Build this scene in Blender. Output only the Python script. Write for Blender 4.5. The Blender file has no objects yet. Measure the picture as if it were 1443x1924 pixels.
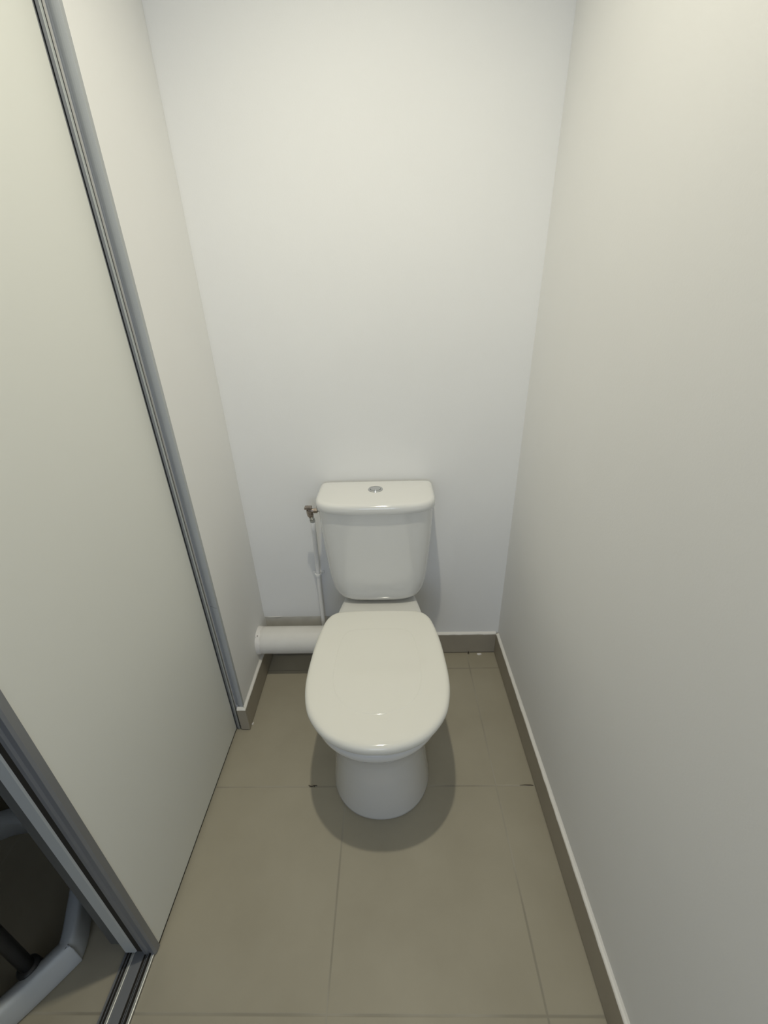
import bpy, bmesh, math, random
from mathutils import Vector, Matrix, noise
random.seed(4)
S = bpy.context.scene
COL = S.collection

# ------------------------------------------------------------------ camera
cd = bpy.data.cameras.new('camera'); cam = bpy.data.objects.new('camera', cd); COL.objects.link(cam)
S.camera = cam
CAM_H = 1.296
RIGHT, UP, FWD = [(0.999578, 0.010112, -0.027233), (0.019891, 0.444963, 0.895328), (-0.021171, 0.895492, -0.444574)]
cam.matrix_world = Matrix(((RIGHT[0], UP[0], -FWD[0], 0), (RIGHT[1], UP[1], -FWD[1], 0),
                           (RIGHT[2], UP[2], -FWD[2], CAM_H), (0, 0, 0, 1)))
cd.sensor_fit = 'VERTICAL'; cd.sensor_height = 36; cd.sensor_width = 27
cd.lens = 775.6054 / 1924 * 36
cd.clip_start = 0.01

# ------------------------------------------------------------------ light
S.view_settings.view_transform = 'Standard'; S.view_settings.look = 'None'
S.view_settings.gamma = 1; S.view_settings.use_curve_mapping = False
S.view_settings.exposure = 0.0
w = bpy.data.worlds.new('world'); S.world = w; w.use_nodes = True
w.node_tree.nodes['Background'].inputs[0].default_value = (0.6, 0.72, 1.0, 1)
w.node_tree.nodes['Background'].inputs[1].default_value = 0.3

def light(name, kind, loc, energy, color, rot=(0, 0, 0), **kw):
    l = bpy.data.lights.new(name, kind); l.energy = energy; l.color = color
    for k, v in kw.items(): setattr(l, k, v)
    o = bpy.data.objects.new(name, l); COL.objects.link(o); o.location = loc; o.rotation_euler = rot
    return o
# small ceiling lamp over the front of the toilet
light('ceiling_lamp_light', 'SPOT', (-0.06, 0.575, 2.44), 44, (1.0, 0.945, 0.775),
      spot_size=math.radians(134), spot_blend=1.0, shadow_soft_size=0.022)
# cool fill added behind the camera for daylight; its window and hallway are made up
light('daylight_fill', 'AREA', (-0.12, -2.55, 1.45), 11.5, (0.70, 0.81, 1.0),
      rot=(math.radians(90), 0, 0), shape='RECTANGLE', size=0.9, size_y=1.3)

# ------------------------------------------------------------------ materials
def mat(name, color, rough=0.5, metal=0.0, spec=0.5, coat=0.0, nscale=0, namount=0, bscale=0, bstr=0, bdist=0.001):
    m = bpy.data.materials.new(name); m.use_nodes = True
    nt = m.node_tree; b = nt.nodes['Principled BSDF']
    b.inputs['Base Color'].default_value = (*color, 1); b.inputs['Roughness'].default_value = rough
    b.inputs['Metallic'].default_value = metal; b.inputs['Specular IOR Level'].default_value = spec
    b.inputs['Coat Weight'].default_value = coat
    tc = nt.nodes.new('ShaderNodeTexCoord')
    if nscale:
        n = nt.nodes.new('ShaderNodeTexNoise'); n.inputs['Scale'].default_value = nscale; n.inputs['Detail'].default_value = 5
        nt.links.new(tc.outputs['Object'], n.inputs['Vector'])
        r = nt.nodes.new('ShaderNodeValToRGB'); r.color_ramp.elements[0].position = 0.3; r.color_ramp.elements[1].position = 0.7
        lo = [c * (1 - namount) for c in color]; hi = [min(1, c * (1 + namount)) for c in color]
        r.color_ramp.elements[0].color = (*lo, 1); r.color_ramp.elements[1].color = (*hi, 1)
        nt.links.new(n.outputs['Fac'], r.inputs[0]); nt.links.new(r.outputs[0], b.inputs['Base Color'])
    if bscale:
        n = nt.nodes.new('ShaderNodeTexNoise'); n.inputs['Scale'].default_value = bscale; n.inputs['Detail'].default_value = 3
        nt.links.new(tc.outputs['Object'], n.inputs['Vector'])
        bp = nt.nodes.new('ShaderNodeBump'); bp.inputs['Strength'].default_value = bstr; bp.inputs['Distance'].default_value = bdist
        nt.links.new(n.outputs['Fac'], bp.inputs['Height']); nt.links.new(bp.outputs[0], b.inputs['Normal'])
    return m
M_WALL = mat('wall_paint', (0.875, 0.875, 0.86), 0.75, spec=0.3, nscale=3, namount=0.012, bscale=260, bstr=0.25, bdist=0.0006)
M_CEIL = mat('ceiling_paint', (0.87, 0.87, 0.86), 0.85, spec=0.2)
M_DARKWALL = mat('side_room_wall_darkened', (0.05, 0.047, 0.04), 0.8, spec=0.2)  # near-black to keep the side room dark; its shade is put into the colour
M_SKIRT = mat('skirting_tile', (0.36, 0.325, 0.26), 0.45, spec=0.4, nscale=9, namount=0.05, bscale=300, bstr=0.1)
M_DARKGAP = mat('dark_gap', (0.022, 0.018, 0.012), 0.9)
M_CAULK = mat('white_caulk', (0.84, 0.82, 0.77), 0.5, bscale=60, bstr=0.3)
M_DOOR = mat('door_panel_white', (0.80, 0.81, 0.765), 0.5, spec=0.35, bscale=400, bstr=0.08, bdist=0.0004)
M_ALU = mat('satin_aluminium', (0.26, 0.27, 0.285), 0.45, metal=0.4, nscale=4, namount=0.04)
M_ALU2 = mat('bright_aluminium', (0.70, 0.71, 0.67), 0.32, metal=0.6)
M_STRIP = mat('pale_grey_profile', (0.62, 0.65, 0.64), 0.5, metal=0.3)
M_FLANGE = mat('shaded_profile', (0.13, 0.135, 0.13), 0.5, metal=0.2)  # darker copy of the profile grey, with the flange's shade in the colour
M_JAMB = mat('grey_jamb_trim', (0.44, 0.46, 0.475), 0.6, nscale=6, namount=0.03)
M_CER = mat('white_ceramic', (0.78, 0.78, 0.755), 0.09, spec=0.55, coat=0.3)
M_LID = mat('white_plastic_lid', (0.87, 0.86, 0.79), 0.09, spec=0.5)
M_CHROME = mat('chrome', (0.62, 0.63, 0.63), 0.16, metal=1.0)
M_BRASS = mat('tarnished_chrome', (0.34, 0.29, 0.25), 0.28, metal=0.9, nscale=120, namount=0.35)
M_PIPE = mat('painted_pipe', (0.80, 0.785, 0.74), 0.5, nscale=14, namount=0.03, bscale=35, bstr=0.15, bdist=0.002)
M_SUP = mat('white_supply_pipe', (0.88, 0.88, 0.87), 0.4)
M_PLAST = mat('white_moulded_plastic', (0.62, 0.66, 0.69), 0.45)
M_DARKM = mat('dark_metal', (0.05, 0.05, 0.048), 0.4, metal=0.4)
M_CHIP = mat('white_chip', (0.85, 0.83, 0.80), 0.8)
M_DIRT = mat('dark_dirt', (0.07, 0.055, 0.04), 0.9)
M_WALLSTRIP = mat('dull_wall_strip', (0.68, 0.665, 0.615), 0.9, nscale=25, namount=0.06, bscale=60, bstr=0.4)

def floor_material():
    m = bpy.data.materials.new('floor_tiles'); m.use_nodes = True; nt = m.node_tree; N = nt.nodes; L = nt.links
    b = N['Principled BSDF']; b.inputs['Roughness'].default_value = 0.5; b.inputs['Specular IOR Level'].default_value = 0.4
    tc = N.new('ShaderNodeTexCoord'); sep = N.new('ShaderNodeSeparateXYZ'); L.new(tc.outputs['Object'], sep.inputs[0])
    def mth(op, a, c=None):
        n = N.new('ShaderNodeMath'); n.operation = op
        for i, v in enumerate((a, c)):
            if v is None: continue
            if isinstance(v, (int, float)): n.inputs[i].default_value = v
            else: L.new(v, n.inputs[i])
        return n.outputs[0]
    T = 0.4501
    def line(sock, off):
        u = mth('DIVIDE', mth('SUBTRACT', sock, off - 10 * T), T)
        f = mth('FRACT', u)
        return mth('MULTIPLY', mth('MINIMUM', f, mth('SUBTRACT', 1.0, f)), T)     # distance to the joint
    wob = N.new('ShaderNodeTexNoise'); wob.inputs['Scale'].default_value = 9; L.new(tc.outputs['Object'], wob.inputs['Vector'])
    dx = line(sep.outputs['X'], -0.1562); dy = line(sep.outputs['Y'], 0.7479)
    d = mth('MINIMUM', dx, dy)
    d = mth('ADD', d, mth('MULTIPLY', mth('SUBTRACT', wob.outputs['Fac'], 0.5), 0.002))
    mr = N.new('ShaderNodeMapRange'); mr.inputs['From Min'].default_value = 0.0012; mr.inputs['From Max'].default_value = 0.0030
    L.new(d, mr.inputs['Value'])
    n1 = N.new('ShaderNodeTexNoise'); n1.inputs['Scale'].default_value = 5; n1.inputs['Detail'].default_value = 6; L.new(tc.outputs['Object'], n1.inputs['Vector'])
    r1 = N.new('ShaderNodeValToRGB'); r1.color_ramp.elements[0].position = 0.3; r1.color_ramp.elements[1].position = 0.72
    r1.color_ramp.elements[0].color = (0.375, 0.340, 0.255, 1); r1.color_ramp.elements[1].color = (0.428, 0.391, 0.300, 1)
    L.new(n1.outputs['Fac'], r1.inputs[0])
    n2 = N.new('ShaderNodeTexNoise'); n2.inputs['Scale'].default_value = 420; L.new(tc.outputs['Object'], n2.inputs['Vector'])
    n3 = N.new('ShaderNodeTexNoise'); n3.inputs['Scale'].default_value = 4; n3.inputs['Detail'].default_value = 2; L.new(tc.outputs['Object'], n3.inputs['Vector'])
    g = N.new('ShaderNodeValToRGB'); g.color_ramp.elements[0].position = 0.42; g.color_ramp.elements[1].position = 0.62
    g.color_ramp.elements[0].color = (0.30, 0.276, 0.212, 1); g.color_ramp.elements[1].color = (0.42, 0.388, 0.31, 1)
    L.new(n3.outputs['Fac'], g.inputs[0])
    mx = N.new('ShaderNodeMix'); mx.data_type = 'RGBA'; L.new(mr.outputs[0], mx.inputs[0])
    L.new(g.outputs[0], mx.inputs[6]); L.new(r1.outputs[0], mx.inputs[7]); L.new(mx.outputs[2], b.inputs['Base Color'])
    h = mth('ADD', mr.outputs[0], mth('MULTIPLY', n2.outputs['Fac'], 0.10))
    bp = N.new('ShaderNodeBump'); bp.inputs['Strength'].default_value = 0.3; bp.inputs['Distance'].default_value = 0.0008
    L.new(h, bp.inputs['Height']); L.new(bp.outputs[0], b.inputs['Normal'])
    return m
M_FLOOR = floor_material()

# ------------------------------------------------------------------ helpers
def obj(name, bm, m, parent=None, smooth=False, loc=None, bevel=0, seg=3, sub=0):
    bmesh.ops.recalc_face_normals(bm, faces=bm.faces)
    me = bpy.data.meshes.new(name)
    if smooth:
        for f in bm.faces: f.smooth = True
    bm.to_mesh(me); bm.free(); me.materials.append(m)
    o = bpy.data.objects.new(name, me); COL.objects.link(o)
    if parent: o.parent = parent
    if loc: o.location = loc
    if bevel:
        b = o.modifiers.new('bevel', 'BEVEL'); b.width = bevel; b.segments = seg; b.limit_method = 'ANGLE'; b.angle_limit = math.radians(40)
    if sub:
        s = o.modifiers.new('sub', 'SUBSURF'); s.levels = sub; s.render_levels = sub
    return o
def box(bm, x0, x1, y0, y1, z0, z1):
    vs = [bm.verts.new((x, y, z)) for z in (z0, z1) for y in (y0, y1) for x in (x0, x1)]
    for f in ((0, 1, 3, 2), (4, 6, 7, 5), (0, 4, 5, 1), (2, 3, 7, 6), (0, 2, 6, 4), (1, 5, 7, 3)):
        bm.faces.new([vs[i] for i in f])
def boxes(*bs):
    bm = bmesh.new()
    for b in bs: box(bm, *b)
    return bm
def loft(rings, cap=True, close=True, bm=None):
    bm = bm or bmesh.new()
    R = [[bm.verts.new(p) for p in r] for r in rings]
    n = len(R[0])
    for a, b in zip(R[:-1], R[1:]):
        for i in range(n if close else n - 1):
            bm.faces.new((a[i], a[(i + 1) % n], b[(i + 1) % n], b[i]))
    if cap:
        for r in (R[0], R[-1]):
            c = bm.verts.new(sum((v.co for v in r), Vector()) / n)
            for i in range(n): bm.faces.new((r[i], r[(i + 1) % n], c))
    return bm
def tube(path, rad, n=20, cap=True, bm=None):
    P = [Vector(p) for p in path]; rings = []; up = None
    rad = rad if isinstance(rad, (list, tuple)) else [rad] * len(P)
    for i, p in enumerate(P):
        t = (P[min(i + 1, len(P) - 1)] - P[max(i - 1, 0)]).normalized()
        if up is None:
            up = t.orthogonal().normalized()
        up = (up - t * up.dot(t)).normalized(); s = t.cross(up)
        rings.append([p + (up * math.cos(a) + s * math.sin(a)) * rad[i] for a in [2 * math.pi * k / n for k in range(n)]])
    return loft(rings, cap=cap, bm=bm)
def spline(pts, k=8, closed=False):
    P = [Vector(p) for p in pts]; out = []; n = len(P)
    for i in range(n if closed else n - 1):
        g = lambda j: P[j % n] if closed else P[max(0, min(n - 1, j))]
        a, b, c, d = g(i - 1), g(i), g(i + 1), g(i + 2)
        for s in range(k):
            t = s / k
            out.append(0.5 * ((2 * b) + (c - a) * t + (2 * a - 5 * b + 4 * c - d) * t * t + (3 * b - a - 3 * c + d) * t ** 3))
    if not closed: out.append(P[-1])
    return out
def lathe(profile, n=40, bm=None, origin=(0, 0, 0)):
    ox, oy, oz = origin
    return loft([[(ox + r * math.cos(2 * math.pi * k / n), oy + r * math.sin(2 * math.pi * k / n), oz + z) for k in range(n)] for r, z in profile], bm=bm)
def struct(o): o['kind'] = 'structure'; return o
def thing(name, label, cat, loc=(0, 0, 0), group=None):
    o = bpy.data.objects.new(name, None); COL.objects.link(o); o.location = loc; o.empty_display_size = 0.05
    return tag(o, label, cat, group)
def tag(o, label, cat, group=None):
    o['label'] = label; o['category'] = cat
    if group: o['group'] = group
    return o

# ------------------------------------------------------------------ the room
XR, YB, XL = 0.4172, 1.2888, -0.522        # wall faces
YS = 0.948                                 # end of the short left wall
HB = 0.098                                 # skirting height
ZC = 2.50
struct(obj('floor', boxes((-2.3, 0.55, -2.75, 1.9, -0.08, 0)), M_FLOOR))
struct(obj('ceiling', boxes((-2.3, 0.55, -2.75, 1.9, ZC, ZC + 0.08)), M_CEIL))
struct(obj('wall_right', boxes((XR, XR + 0.1, -2.65, YB + 0.1, 0, ZC)), M_WALL))
struct(obj('wall_back', boxes((-0.70, XR, YB, YB + 0.1, 0, ZC)), M_WALL))
XLF = -0.5155                              # the wall is a few millimetres out of square
def slant(bs):
    bm = bmesh.new()
    for x0, xa, xb, y0, y1, z0, z1 in bs:      # right side runs from xa at y0 to xb at y1
        vs = [bm.verts.new(p) for p in ((x0, y0, z0), (xa, y0, z0), (xb, y1, z0), (x0, y1, z0), (x0, y0, z1), (xa, y0, z1), (xb, y1, z1), (x0, y1, z1))]
        for f in ((0, 1, 2, 3), (4, 7, 6, 5), (0, 4, 5, 1), (1, 5, 6, 2), (2, 6, 7, 3), (3, 7, 4, 0)): bm.faces.new([vs[i] for i in f])
    return bm
struct(obj('wall_left', slant([(-0.70, XLF, XL, YS + 0.008, YB, 0, ZC)]), M_WALL, bevel=0.0015, seg=2))
# grey trim capping the end of the short wall, slightly hollow, joined at knee height
def trim_bm(z0, z1):
    prof = [(-0.5432, YS + 0.0078), (-0.5432, YS + 0.0074), (-0.5385, YS + 0.0060), (-0.5340, YS + 0.0035), (-0.5300, YS + 0.0012), (-0.5255, YS - 0.0006), (-0.5210, YS - 0.0018), (-0.5170, YS - 0.0024), (XLF + 0.0002, YS - 0.0024), (XLF + 0.0002, YS + 0.0078)]
    return loft([[(x, y, z0) for x, y in prof], [(x, y, z1) for x, y in prof]])
tr = struct(obj('trim_1', trim_bm(0.1065, 0.5245), M_JAMB)); obj('upper_piece', trim_bm(0.5258, ZC), M_JAMB, tr)
# unseen hallway and window opening, added to carry the daylight fill, and the dark room beside the sliding doors
struct(obj('wall_hall_screen', boxes((-0.75, -0.65, -2.65, -0.15, 0, ZC)), M_WALL))  # unseen wall added to keep the hall daylight out of the side room
struct(obj('wall_front_added', boxes((-0.65, XR, -2.75, -2.65, 0, 0.75), (-0.65, XR, -2.75, -2.65, 2.15, ZC),
                               (-0.65, -0.60, -2.75, -2.65, 0.75, 2.15), (0.36, XR, -2.75, -2.65, 0.75, 2.15)), M_WALL))
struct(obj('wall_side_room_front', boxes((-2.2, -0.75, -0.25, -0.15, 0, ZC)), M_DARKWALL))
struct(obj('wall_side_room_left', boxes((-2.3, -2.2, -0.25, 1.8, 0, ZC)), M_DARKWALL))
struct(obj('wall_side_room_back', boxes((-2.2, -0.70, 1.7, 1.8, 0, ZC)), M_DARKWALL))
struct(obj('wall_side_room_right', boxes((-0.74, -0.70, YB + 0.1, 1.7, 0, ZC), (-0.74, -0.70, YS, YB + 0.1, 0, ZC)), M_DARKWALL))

# skirting tiles with a hand-run bead of white caulk on top
def bead(path, z, r=0.0045, seed=0, parent=None, depth=0.0095):
    pts = []
    P = [Vector((x, y, 0)) for x, y in path]
    for a, b in zip(P[:-1], P[1:]):
        n = max(2, int((b - a).length / 0.012))
        for i in range(n): pts.append(a.lerp(b, i / n))
    pts.append(P[-1]); rings = []
    for i, p in enumerate(pts):
        t = (pts[min(i + 1, len(pts) - 1)] - pts[max(i - 1, 0)]).normalized()
        s = Vector((t.y, -t.x, 0))       # towards the wall
        k = noise.noise(p * 14 + Vector((seed, 0, 0))); k2 = noise.noise(p * 40 + Vector((seed, 5, 0)))
        h = 0.0075 + 0.0022 * k + 0.0008 * k2; e = 0.0010 * k2
        prof = [(0.0004 + e, -0.001), (0.0002 + e, 0.0020), (0.0020, 0.0042 + 0.3 * (h - .0075)), (0.0060, 0.7 * h), (depth + 0.0005, h + 0.001), (depth + 0.0005, -0.001)]
        rings.append([p + s * u + Vector((0, 0, z + v)) for u, v in prof])
    return obj('caulk_bead', loft(rings), M_CAULK, parent, smooth=False)
G = 0.0042   # shadow gap under the tiles
def skirt(name, *bs):
    o = obj(name, boxes(*[(a, b, c, d, G, HB) for a, b, c, d in bs]), M_SKIRT, bevel=0.001, seg=2)
    return struct(o)
sr = skirt('baseboard_right', (XR - 0.0095, XR, -2.65, YB - 0.0095))
sb = skirt('baseboard_back', (XL, -0.16, YB - 0.0095, YB), (-0.158, XR, YB - 0.0095, YB))
bm = slant([(XL - 0.003, XLF + 0.0090, XL + 0.0095, YS + 0.0002, YB - 0.0095, G, HB)]); box(bm, XL - 0.0145, XLF + 0.0090, YS - 0.0110, YS, G, HB)
sl = struct(obj('baseboard_left', bm, M_SKIRT, bevel=0.001, seg=2))
def gapfill(parent, *bs):
    return obj('shadow_gap', boxes(*[(a, b, c, d, 0.0002, G + 0.0005) for a, b, c, d in bs]), M_DARKGAP, parent)
gapfill(sr, (XR - 0.007, XR, -2.6, YB)); gapfill(sb, (XL + 0.012, XR - 0.011, YB - 0.0065, YB)); gapfill(sl, (XL, XL + 0.0055, YS - 0.006, YB - 0.011), (XL - 0.0135, XL + 0.0075, YS - 0.0085, YS))
bead([(XR - 0.0095, -2.6), (XR - 0.0095, YB - 0.0095)], HB, seed=1, parent=sr)
bead([(XR - 0.0095, YB - 0.0095), (XL + 0.0095, YB - 0.0095)], HB, seed=2, parent=sb)
bead([(XL + 0.0095, YB - 0.0095), (XLF + 0.0090, YS - 0.0110), (XL - 0.014, YS - 0.0110)], HB, seed=3, parent=sl)

# ------------------------------------------------------------------ sliding doors and their floor track
XD = -0.553
door1 = struct(obj('door_1', boxes((XD - 0.010, XD, 0.400, 0.937, 0.0115, 2.42)), M_DOOR))
# far edge profile against the short wall
bm = boxes((XD - 0.014, XD + 0.0005, 0.9365, 0.9395, 0.004, 2.42), (XD + 0.0020, XD + 0.0085, 0.9400, 0.9470, 0.004, 2.42),
           (XD - 0.014, XD + 0.0096, 0.9445, 0.9475, 0.004, 2.42))
obj('jamb_profile', bm, M_ALU, door1, bevel=0.0004, seg=2)
obj('profile_lip', boxes((XD + 0.0085, XD + 0.0096, 0.9392, 0.9470, 0.004, 2.42)), M_STRIP, door1)['label'] = 'thin pale lip of the profile'
# near edge: grip profile, C section
def stile(x, parent, m, wing, z0=0.004, y0=0.384, y1=0.400):
    W = wing
    pts = [(x + 0.001, y1), (x + 0.001, y0 + 0.003), (x - 0.0015, y0), (x - W + 0.0015, y0), (x - W, y0 + 0.002), (x - W, y1)] if m is not M_ALU else [(x + 0.001, y1), (x + 0.001, y0 + 0.004), (x - 0.002, y0), (x - 0.010, y0), (x - 0.013, y0 + 0.003), (x - 0.016, y0 + 0.003),
           (x - 0.019, y0), (x - W + 0.003, y0), (x - W, y0 + 0.004), (x - W, y1)]
    bm = loft([[(px, py, z0) for px, py in pts], [(px, py, 2.42) for px, py in pts]])
    return obj('edge_profile', bm, m, parent)
stile(XD, door1, M_ALU, 0.0290)
obj('bottom_seal', boxes((XD - 0.009, XD - 0.0025, 0.400, 0.937, 0.0008, 0.0117)), M_DARKGAP, door1)
XD2 = -0.5955
door2 = struct(obj('door_2', boxes((XD2 - 0.012, XD2 - 0.002, 0.400, 0.9475, 0.006, 2.42)), M_DOOR))
stile(XD2, door2, M_STRIP, 0.0255, z0=0.014)
obj('gap_shade_strip', boxes((XD2 + 0.0012, XD2 + 0.0130, 0.3865, 0.3985, 0.012, 2.42), (XD2 - 0.0345, XD2 - 0.0258, 0.3925, 0.4015, 0.012, 2.42)), M_DARKGAP, door2)  # near-black strips put in for the shade in the gaps between the profiles
obj('grip_flange', boxes((XD2 - 0.066, XD2 - 0.035, 0.398, 0.402, 0.012, 2.42), (XD2 - 0.066, XD2 - 0.012, 0.402, 0.406, 0.012, 2.42)), M_FLANGE, door2, bevel=0.0008)

trk = thing('floor_track', 'grey aluminium floor track with two channels in front of the sliding door bottoms', 'door track', (-0.592, 0.1, 0))
def rel(bm, o):
    for v in bm.verts: v.co -= o.location
    return bm
Y0, Y1 = -0.15, 0.947
obj('track_base', rel(boxes((-0.6240, -0.5565, Y0, Y1, 0.0003, 0.0012)), trk), M_DARKGAP, trk)
obj('track_rail', rel(boxes((-0.6240, -0.6200, Y0, Y1, 0.0012, 0.0045), (-0.6150, -0.6138, Y0, Y1, 0.0012, 0.0050)), trk), M_ALU, trk)
obj('track_rail', rel(boxes((-0.6085, -0.5800, Y0, Y1, 0.0012, 0.0030)), trk), M_ALU, trk)
obj('track_rail', rel(boxes((-0.6085, -0.6020, Y0, Y1, 0.0030, 0.0060)), trk), M_ALU2, trk, bevel=0.0012)
obj('track_rail', rel(boxes((-0.5708, -0.5696, Y0, Y1, 0.0012, 0.0055), (-0.5745, -0.5735, Y0, Y1, 0.0012, 0.0040)), trk), M_ALU, trk)
obj('track_rail', rel(boxes((-0.5635, -0.5570, Y0, Y1, 0.0003, 0.0062)), trk), M_ALU2, trk, bevel=0.0012)

# ------------------------------------------------------------------ toilet
TX = -0.050
toilet = thing('toilet', 'white ceramic close-coupled toilet with closed lid against the back wall', 'toilet', (TX, 1.0, 0))
def T(rings):    # ring points are given in world coordinates, x relative to the toilet axis
    return [[(x, y - 1.0, z) for x, y, z in r] for r in rings]
def plan(hw, yf, yc, yb, z, nf=2.0, nb=4.0, n=96, hb=None, sh=0.0):
    """closed plan outline; front half a superellipse of exponent nf, rear half of exponent nb (rear half-width hb)"""
    hb = hb if hb is not None else hw; out = []
    for k in range(n):
        a = 2 * math.pi * k / n; c, s = math.cos(a), math.sin(a)
        if s <= 0:
            x = hw * math.copysign(abs(c) ** (2 / nf), c); y = yc - (yc - yf) * abs(s) ** (2 / nf)
        else:
            q = abs(s) ** (2 / nb); x0 = math.copysign(abs(c) ** (2 / nb), c); y = yc + (yb - yc) * q
            t = (y - yc) / (yb - yc); x = x0 * (hw + (hb - hw) * (3 * t * t - 2 * t ** 3))
        out.append((x + sh, y, z))
    return out
#         z     hw     yfront  ycen  yback  nf  nb   hback
SEC = [(0.0005, 0.1425, 0.6575, 0.800, 1.165, 2.15, 5, 0.110),
       (0.004, 0.1450, 0.6555, 0.800, 1.167, 2.15, 5, 0.112),
       (0.012, 0.1450, 0.6555, 0.800, 1.167, 2.15, 5, 0.112),
       (0.060, 0.1390, 0.6520, 0.795, 1.165, 2.15, 5, 0.108),
       (0.130, 0.1320, 0.6470, 0.788, 1.165, 2.15, 5, 0.104),
       (0.200, 0.1280, 0.6410, 0.782, 1.170, 2.15, 5, 0.102),
       (0.260, 0.1300, 0.6330, 0.780, 1.180, 2.15, 5, 0.104),
       (0.300, 0.1380, 0.6240, 0.780, 1.200, 2.15, 5, 0.110),
       (0.330, 0.1500, 0.6130, 0.780, 1.230, 2.15, 5, 0.118),
       (0.348, 0.1620, 0.6010, 0.782, 1.250, 2.15, 5, 0.122),
       (0.356, 0.1700, 0.5940, 0.784, 1.255, 2.15, 5, 0.125),
       (0.364, 0.1745, 0.5905, 0.785, 1.258, 2.15, 5, 0.127),
       (0.376, 0.1755, 0.5895, 0.785, 1.260, 2.15, 5, 0.128),
       (0.384, 0.1735, 0.5915, 0.785, 1.260, 2.15, 5, 0.127),
       (0.389, 0.1680, 0.5970, 0.785, 1.256, 2.15, 5, 0.124),
       (0.3900, 0.150, 0.6150, 0.785, 1.245, 2.15, 5, 0.115)]
obj('bowl', loft(T([plan(hw, yf, yc, yb, z, nf, nb, hb=hb) for z, hw, yf, yc, yb, nf, nb, hb in SEC])), M_CER, toilet, smooth=True)

# lid outline measured as half-width against depth
LIDP = [(0.0, 0.5790), (0.035, 0.5815), (0.073, 0.5910), (0.105, 0.6060), (0.130, 0.6250), (0.152, 0.6500), (0.170, 0.6800), (0.181, 0.7150),
        (0.1875, 0.7550), (0.1890, 0.8000), (0.1870, 0.8500), (0.1835, 0.9000), (0.1775, 0.9450), (0.1695, 0.9850), (0.1600, 1.0130),
        (0.1430, 1.0340), (0.1180, 1.0440), (0.080, 1.0475), (0.040, 1.0490), (0.0, 1.0495)]
full = [(x, y, 0) for x, y in LIDP] + [(-x, y, 0) for x, y in LIDP[-2:0:-1]]
LOUT = spline(full, 4, closed=True)
def lidring(off, z, dome=0.0, fr=0.0):
    n = len(LOUT); out = []
    for i, p in enumerate(LOUT):
        t = (LOUT[(i + 1) % n] - LOUT[i - 1]).normalized(); nn = Vector((-t.y, t.x, 0))
        q = p + nn * off
        out.append((q.x + 0.012 * (0.85 - q.y) * 0.9, q.y, z))
    return out
def shrink(f, z0, zc, feat=None):
    """ring scaled towards the lid's centre; height follows a very shallow crown"""
    out = []
    for p in LOUT:
        r = Vector(((p.x) * f, 0.80 + (p.y - 0.80) * f, 0))
        out.append((r.x + 0.0108 * (0.85 - r.y), r.y, z0 + (zc - z0) * (1 - f * f) + (feat(f, r) if feat else 0)))
    return out
def lid_rings(z0, th, crown):
    R = []
    R.append(shrink(0.90, z0 + 0.001, z0 + 0.001))
    for off, z in ((0.006, 0.000), (0.0015, 0.0012), (0.0, 0.0040), (0.0, th * 0.45), (0.0008, th * 0.62), (0.0028, th * 0.78), (0.0062, th * 0.91), (0.0105, th * 0.975), (0.0150, th)):
        R.append(lidring(off, z0 + z))
    def feat(f, r):     # a faint raised step around the lid's middle, added to catch glints of the lamp
        return 0.0006 / (1 + math.exp((f - 0.615) * 550))
    for f in (0.88, 0.84, 0.80, 0.76, 0.73, 0.70, 0.67, 0.65, 0.64, 0.630, 0.6235, 0.6215, 0.6200, 0.6187, 0.6175, 0.6163, 0.6150, 0.6137, 0.6125, 0.6113, 0.6100, 0.6085, 0.6065, 0.600, 0.588, 0.575, 0.55, 0.5, 0.42, 0.34, 0.26, 0.18, 0.1, 0.04):
        R.append(shrink(f, z0 + th - 0.0002, z0 + th + crown, feat))
    return R
seat_r = [shrink(0.93, 0.3905, 0.3905)] + [lidring(o, z) for o, z in ((0.012, 0.3905), (0.008, 0.393), (0.0075, 0.400), (0.011, 0.4035))] + [shrink(0.85, 0.404, 0.404)]
obj('seat', loft(T(seat_r)), M_LID, toilet, smooth=True)
obj('lid', loft(T(lid_rings(0.4050, 0.0235, 0.0035))), M_LID, toilet, smooth=True)
for sx in (-1, 1):
    h = tube([(sx * 0.055, 0.052, 0.402), (sx * 0.105, 0.052, 0.402)], 0.0095, 20)
    obj('hinge', h, M_LID, toilet, smooth=True)

CIS = [(0.4030, 0.1000, 1.135, 1.20, 1.262, 3.4, 12), (0.4035, 0.1200, 1.126, 1.20, 1.266, 3.6, 12), (0.4080, 0.1310, 1.120, 1.20, 1.270, 3.8, 14), (0.418, 0.1410, 1.1155, 1.20, 1.272, 4, 14),
       (0.432, 0.1490, 1.112, 1.20, 1.273, 4, 14), (0.452, 0.1560, 1.109, 1.20, 1.273, 4, 14), (0.480, 0.1610, 1.106, 1.20, 1.273, 4, 14),
       (0.520, 0.1655, 1.103, 1.20, 1.273, 4, 14), (0.580, 0.1705, 1.099, 1.20, 1.273, 4, 14), (0.640, 0.1745, 1.095, 1.20, 1.273, 4, 14),
       (0.700, 0.1775, 1.091, 1.20, 1.273, 4, 14), (0.745, 0.1788, 1.0885, 1.20, 1.273, 4, 14), (0.7495, 0.1790, 1.088, 1.20, 1.273, 4, 14), (0.7500, 0.1790, 1.088, 1.20, 1.273, 4, 14), (0.7501, 0.170, 1.096, 1.20, 1.268, 4, 14), (0.7502, 0.15, 1.11, 1.20, 1.25, 4, 14)]
obj('cistern', loft(T([plan(hw, yf, yc, yb, z, nf, nb, sh=-0.003) for z, hw, yf, yc, yb, nf, nb in CIS])), M_CER, toilet, smooth=True)
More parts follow.
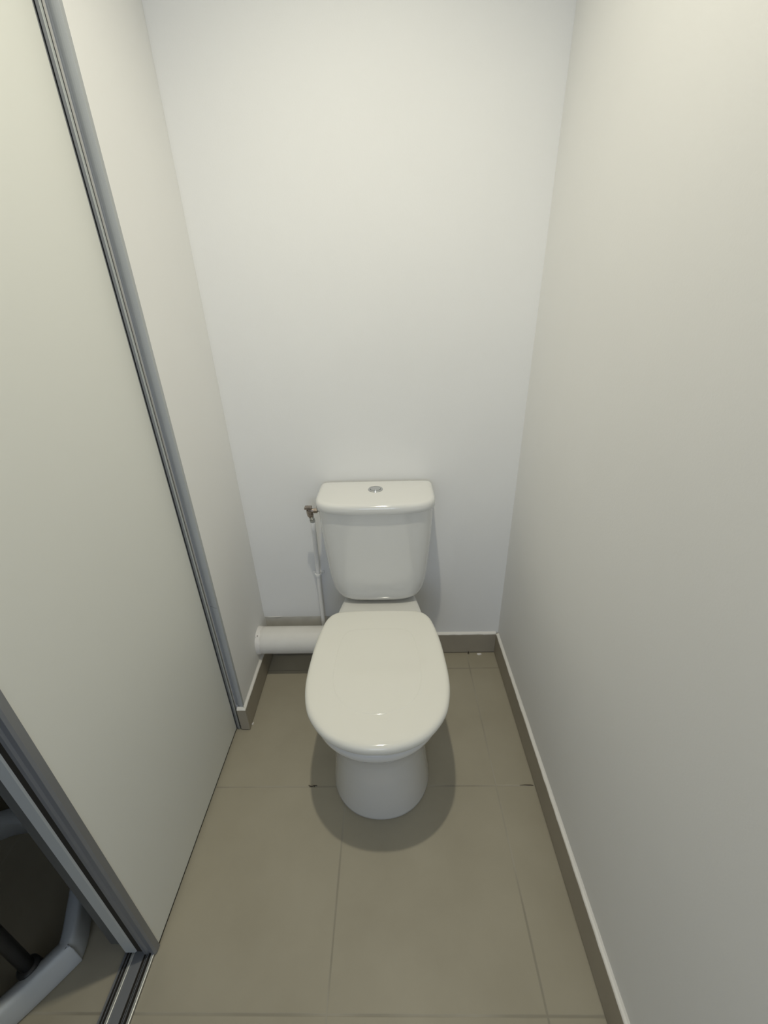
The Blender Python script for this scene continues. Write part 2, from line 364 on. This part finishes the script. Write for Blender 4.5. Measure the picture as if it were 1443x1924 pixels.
def clid(d, z):    # cistern lid outline pulled in by d
    return plan(0.1840 - d, 1.0770 + d, 1.175, 1.2790 - d, z, 3.3, 16, sh=-0.003)
CL = [clid(0.010, 0.7515), clid(0.0015, 0.7515), clid(0.0, 0.7530), clid(0.0, 0.7640), clid(0.0006, 0.7700), clid(0.0025, 0.7750), clid(0.0060, 0.7785), clid(0.0110, 0.7805), clid(0.018, 0.7812),
      clid(0.04, 0.7822), clid(0.07, 0.7830), clid(0.09, 0.7832)]
obj('cistern_lid', loft(T(CL)), M_CER, toilet, smooth=True)
fb = obj('flush_button', lathe([(0.0236, 0), (0.0236, 0.0015), (0.0222, 0.0034), (0.0185, 0.0040), (0.0172, 0.0036), (0.0168, 0.0012)], 48), M_CHROME, toilet, smooth=True, loc=(-0.003, 0.194, 0.7822))
obj('push_plate', lathe([(0.0158, 0.0012), (0.0158, 0.0044), (0.0148, 0.0054), (0.0080, 0.0050)], 48), M_CHROME, fb, smooth=True)

# ------------------------------------------------------------------ pipes
# strip of back wall in a duller, browner tone just above the waste pipe, with the torn edge of the paint above it
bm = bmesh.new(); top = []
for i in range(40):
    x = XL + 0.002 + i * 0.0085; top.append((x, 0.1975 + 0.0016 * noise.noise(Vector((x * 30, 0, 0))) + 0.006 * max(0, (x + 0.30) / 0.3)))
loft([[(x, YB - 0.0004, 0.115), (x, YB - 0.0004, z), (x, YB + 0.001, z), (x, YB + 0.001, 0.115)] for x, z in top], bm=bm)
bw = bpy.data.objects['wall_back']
obj('duller_strip', bm, M_WALLSTRIP, bw)['label'] = 'duller strip of wall just above the waste pipe'
obj('paint_edge', tube([(-0.514, YB - 0.0006, 0.1985), (-0.500, YB - 0.0012, 0.1975), (-0.478, YB - 0.0016, 0.1985), (-0.462, YB - 0.0018, 0.1995), (-0.448, YB - 0.0006, 0.1998)], [0.0006, 0.0011, 0.0016, 0.0018, 0.0005], 10), M_CHIP, bw)
wp = thing('waste_pipe', 'thick white painted waste pipe running along the back wall behind the toilet', 'pipe', (-0.52, 1.190, 0.170))
px = [XL, -0.49, -0.45, -0.40, -0.35, -0.30, -0.24, -0.158]
bm = tube([(x, 1.190, 0.170) for x in px], 0.050, 48)
obj('pipe', rel(bm, wp), M_PIPE, wp, smooth=True)
rings = []
for i, (dx, r) in enumerate(((0.0, 0.0530), (0.004, 0.0520), (0.008, 0.0512), (0.014, 0.0505), (0.020, 0.0496))):
    rr = []
    for k in range(48):
        a = 2 * math.pi * k / 48
        q = r * (1 + 0.035 * noise.noise(Vector((math.cos(a) * 2, math.sin(a) * 2, 3 + i * 0.3)))) if r > 0.05 else r
        rr.append((XL + dx * (1 + 0.5 * noise.noise(Vector((math.cos(a) * 3, math.sin(a) * 3, 1)))), 1.190 + q * math.sin(a), 0.170 + q * math.cos(a)))
    rings.append(rr)
obj('plaster_collar', rel(loft(rings), wp), M_CHIP, wp, smooth=True)['label'] = 'ragged white plaster collar where the pipe meets the left wall'
bm = bmesh.new()
for (x, z, s) in ((-0.5185, 0.222, 0.004), (-0.512, 0.2215, 0.0022)):
    ang = 0.55
    y = 1.190 - 0.0502 * math.sin(ang); zz = 0.170 + 0.0502 * math.cos(ang)
    vs = [bm.verts.new((x + s * u, y - s * v * math.cos(ang) , zz - s * v * math.sin(ang) + 0.0008)) for u, v in ((-1, -0.4), (0.2, -1.2), (0.9, -0.2), (0.2, 0.4), (0.7, 1.4), (-0.6, 0.6))]
    bm.faces.new(vs)
    ang += 0.3
ret = bmesh.ops.extrude_face_region(bm, geom=list(bm.faces))
for v in [g for g in ret['geom'] if isinstance(g, bmesh.types.BMVert)]: v.co += Vector((0, -0.0004, 0.0007))
obj('paint_flake', rel(bm, wp), M_DIRT, wp)['label'] = 'dark spot where the paint has flaked'

sp = thing('water_supply_pipe', 'thin white water supply pipe clipped to the wall beside the cistern', 'pipe', (-0.284, 1.268, 0.2))
pts = spline([(-0.2635, 1.200, 0.668), (-0.2645, 1.204, 0.640), (-0.2690, 1.225, 0.590), (-0.2745, 1.248, 0.540), (-0.2785, 1.262, 0.480), (-0.2810, 1.268, 0.420), (-0.2828, 1.270, 0.330), (-0.2835, 1.270, 0.20), (-0.2835, 1.270, 0.12)], 6)
obj('pipe', rel(tube(pts, 0.0078, 20), sp), M_SUP, sp, smooth=True)
bm = boxes((-0.3015, -0.2620, 1.2805, YB, 0.4075, 0.4165))
tube([(-0.2815, 1.2685, 0.4075), (-0.2815, 1.2685, 0.4165)], 0.0103, 24, bm=bm)
box(bm, -0.2950, -0.2890, 1.2700, 1.2810, 0.4085, 0.4155); box(bm, -0.2740, -0.2680, 1.2700, 1.2810, 0.4085, 0.4155)
obj('pipe_clip', rel(bm, sp), M_SUP, sp, bevel=0.0008)
# compression nut, valve body, screwdriver stop and the tail into the cistern
bm = tube([(-0.2635, 1.2000, 0.6720), (-0.2650, 1.1990, 0.6800)], 0.0098, 6)
tube([(-0.2650, 1.1990, 0.6805), (-0.2668, 1.1980, 0.6900)], [0.0082, 0.0082], 24, bm=bm)
nut = obj('compression_nut', rel(bm, sp), M_CHROME, sp); nut['label'] = 'chrome compression nut'
bm = tube([(-0.2668, 1.1980, 0.6900), (-0.2680, 1.1975, 0.6960), (-0.2700, 1.1970, 0.7060), (-0.2710, 1.1965, 0.7150)], [0.0078, 0.0105, 0.0100, 0.0088], 24)
tube([(-0.2720, 1.1970, 0.7120), (-0.2600, 1.1970, 0.7120), (-0.2550, 1.1970, 0.7120)], [0.0075, 0.0075, 0.0070], 24, bm=bm)
tube([(-0.2555, 1.1970, 0.7120), (-0.2440, 1.1970, 0.7120)], 0.0088, 6, bm=bm)
vb = obj('valve_body', rel(bm, sp), M_BRASS, sp); vb['label'] = 'tarnished metal angle valve body'
bm = boxes((-0.2840, -0.2615, 1.1890, 1.2050, 0.7185, 0.7270))
obj('valve_handle', rel(bm, sp), M_BRASS, vb, bevel=0.0012)
obj('threaded_tail', rel(tube([(-0.2450, 1.1970, 0.7150), (-0.2280, 1.1970, 0.7150)], 0.0072, 20), sp), M_CHROME, vb, smooth=True)

# ------------------------------------------------------------------ object standing in the dark room
st = thing('stand_base', 'white moulded plastic ring base with a dark post in the dark room beyond the door', 'stand', (-0.95, 0.42, 0))
outl = spline([(-0.800, 0.268), (-0.722, 0.362), (-0.716, 0.378), (-0.722, 0.408), (-0.742, 0.452), (-0.775, 0.515), (-0.835, 0.585), (-0.950, 0.650), (-1.080, 0.655),
               (-1.170, 0.590), (-1.200, 0.450), (-1.170, 0.310), (-1.080, 0.220), (-0.980, 0.185), (-0.880, 0.200)] and
              [(-0.800, 0.268, 0), (-0.722, 0.362, 0), (-0.716, 0.380, 0), (-0.722, 0.408, 0), (-0.742, 0.452, 0), (-0.775, 0.515, 0), (-0.835, 0.585, 0), (-0.950, 0.650, 0), (-1.080, 0.655, 0),
               (-1.170, 0.590, 0), (-1.200, 0.450, 0), (-1.170, 0.310, 0), (-1.080, 0.220, 0), (-0.980, 0.185, 0), (-0.880, 0.200, 0)], 6, closed=True)
def oring(off, z):
    n = len(outl); out = []
    for i, p in enumerate(outl):
        t = (outl[(i + 1) % n] - outl[i - 1]).normalized(); nn = Vector((-t.y, t.x, 0))
        q = p + nn * off; out.append((q.x, q.y, z))
    return out
secs = [(0.004, 0.0005), (0.001, 0.006), (0.000, 0.020), (0.000, 0.068), (0.003, 0.076), (0.008, 0.080), (0.030, 0.070), (0.036, 0.064), (0.037, 0.050), (0.036, 0.004), (0.033, 0.0005)]
rings = [oring(o, z) for o, z in secs]; rings.append(rings[0])
bm = loft(rings, cap=False); bmesh.ops.remove_doubles(bm, verts=bm.verts, dist=1e-6)
ringo = obj('ring_base', rel(bm, st), M_PLAST, st, smooth=True)
obj('post', rel(tube([(-0.787, 0.345, 0.055), (-0.787, 0.345, 0.95)], 0.0125, 24), st), M_DARKM, st, smooth=True)
obj('socket', rel(tube([(-0.787, 0.345, 0.045), (-0.787, 0.345, 0.073), (-0.787, 0.345, 0.078)], [0.022, 0.020, 0.016], 24), st), M_DARKM, st, smooth=True)

# ------------------------------------------------------------------ crumbs on the floor
def crumb(name, pts, h, loc, m, label, cat, group=None):
    bm = bmesh.new(); a = [bm.verts.new((x, y, 0)) for x, y in pts]; b = [bm.verts.new((x * 0.8, y * 0.8, h)) for x, y in pts]
    n = len(pts); bm.faces.new(a[::-1]); bm.faces.new(b)
    for i in range(n): bm.faces.new((a[i], a[(i + 1) % n], b[(i + 1) % n], b[i]))
    o = obj(name, bm, m, loc=loc); return tag(o, label, cat, group)
crumb('paint_chip', [(-0.004, -0.004), (0.004, -0.004), (0.0035, 0.007)], 0.0015, (-0.507, 0.962, 0.0), M_CHIP, 'small white triangular chip on the floor beside the left skirting corner', 'chip')
crumb('plaster_crumb', [(-0.010, -0.003), (-0.004, -0.006), (0.004, -0.005), (0.010, -0.002), (0.008, 0.004), (-0.009, 0.004)], 0.003, (0.346, 1.272, 0.0), M_CHIP, 'small white plaster crumb at the foot of the back skirting, right of the toilet', 'crumb')
bm = bmesh.new()
for a, b in (((-0.014, 0.003), (-0.004, -0.001)), ((-0.004, -0.001), (0.002, 0.002)), ((0.002, 0.002), (0.012, 0.0015)), ((-0.010, -0.002), (-0.006, 0.001)), ((0.003, -0.002), (0.006, 0.002))):
    tube([(*a, 0.0014), (*b, 0.0014)], 0.0011, 8, bm=bm)
tag(obj('dirt_speck', bm, M_DIRT, loc=(-0.258, 0.7485, 0)), 'dark dirt speck on the floor tile joint left of the toilet foot', 'dirt')
bm = tube([(-0.028, 0, 0.0006), (-0.012, 0.0004, 0.0009), (0.004, 0.0, 0.0010), (0.013, -0.001, 0.0010)], [0.0003, 0.0009, 0.0012, 0.0008], 8)
tag(obj('dirt_speck', bm, M_DIRT, loc=(0.392, 0.7485, 0)), 'dark dirt streak in the tile joint at the foot of the right skirting', 'dirt')
bm = tube([(0, 0.001, 0.0), (0.0, -0.002, 0.006), (0.001, -0.001, 0.011)], [0.0012, 0.0014, 0.0006], 8)
tube([(-0.004, -0.003, 0.001), (0.004, -0.005, 0.001)], 0.0010, 8, bm=bm)
tag(obj('dirt_speck', bm, M_DIRT, loc=(0.302, 1.277, 0.001)), 'tiny dark speck at the foot of the back skirting right of the toilet', 'dirt')
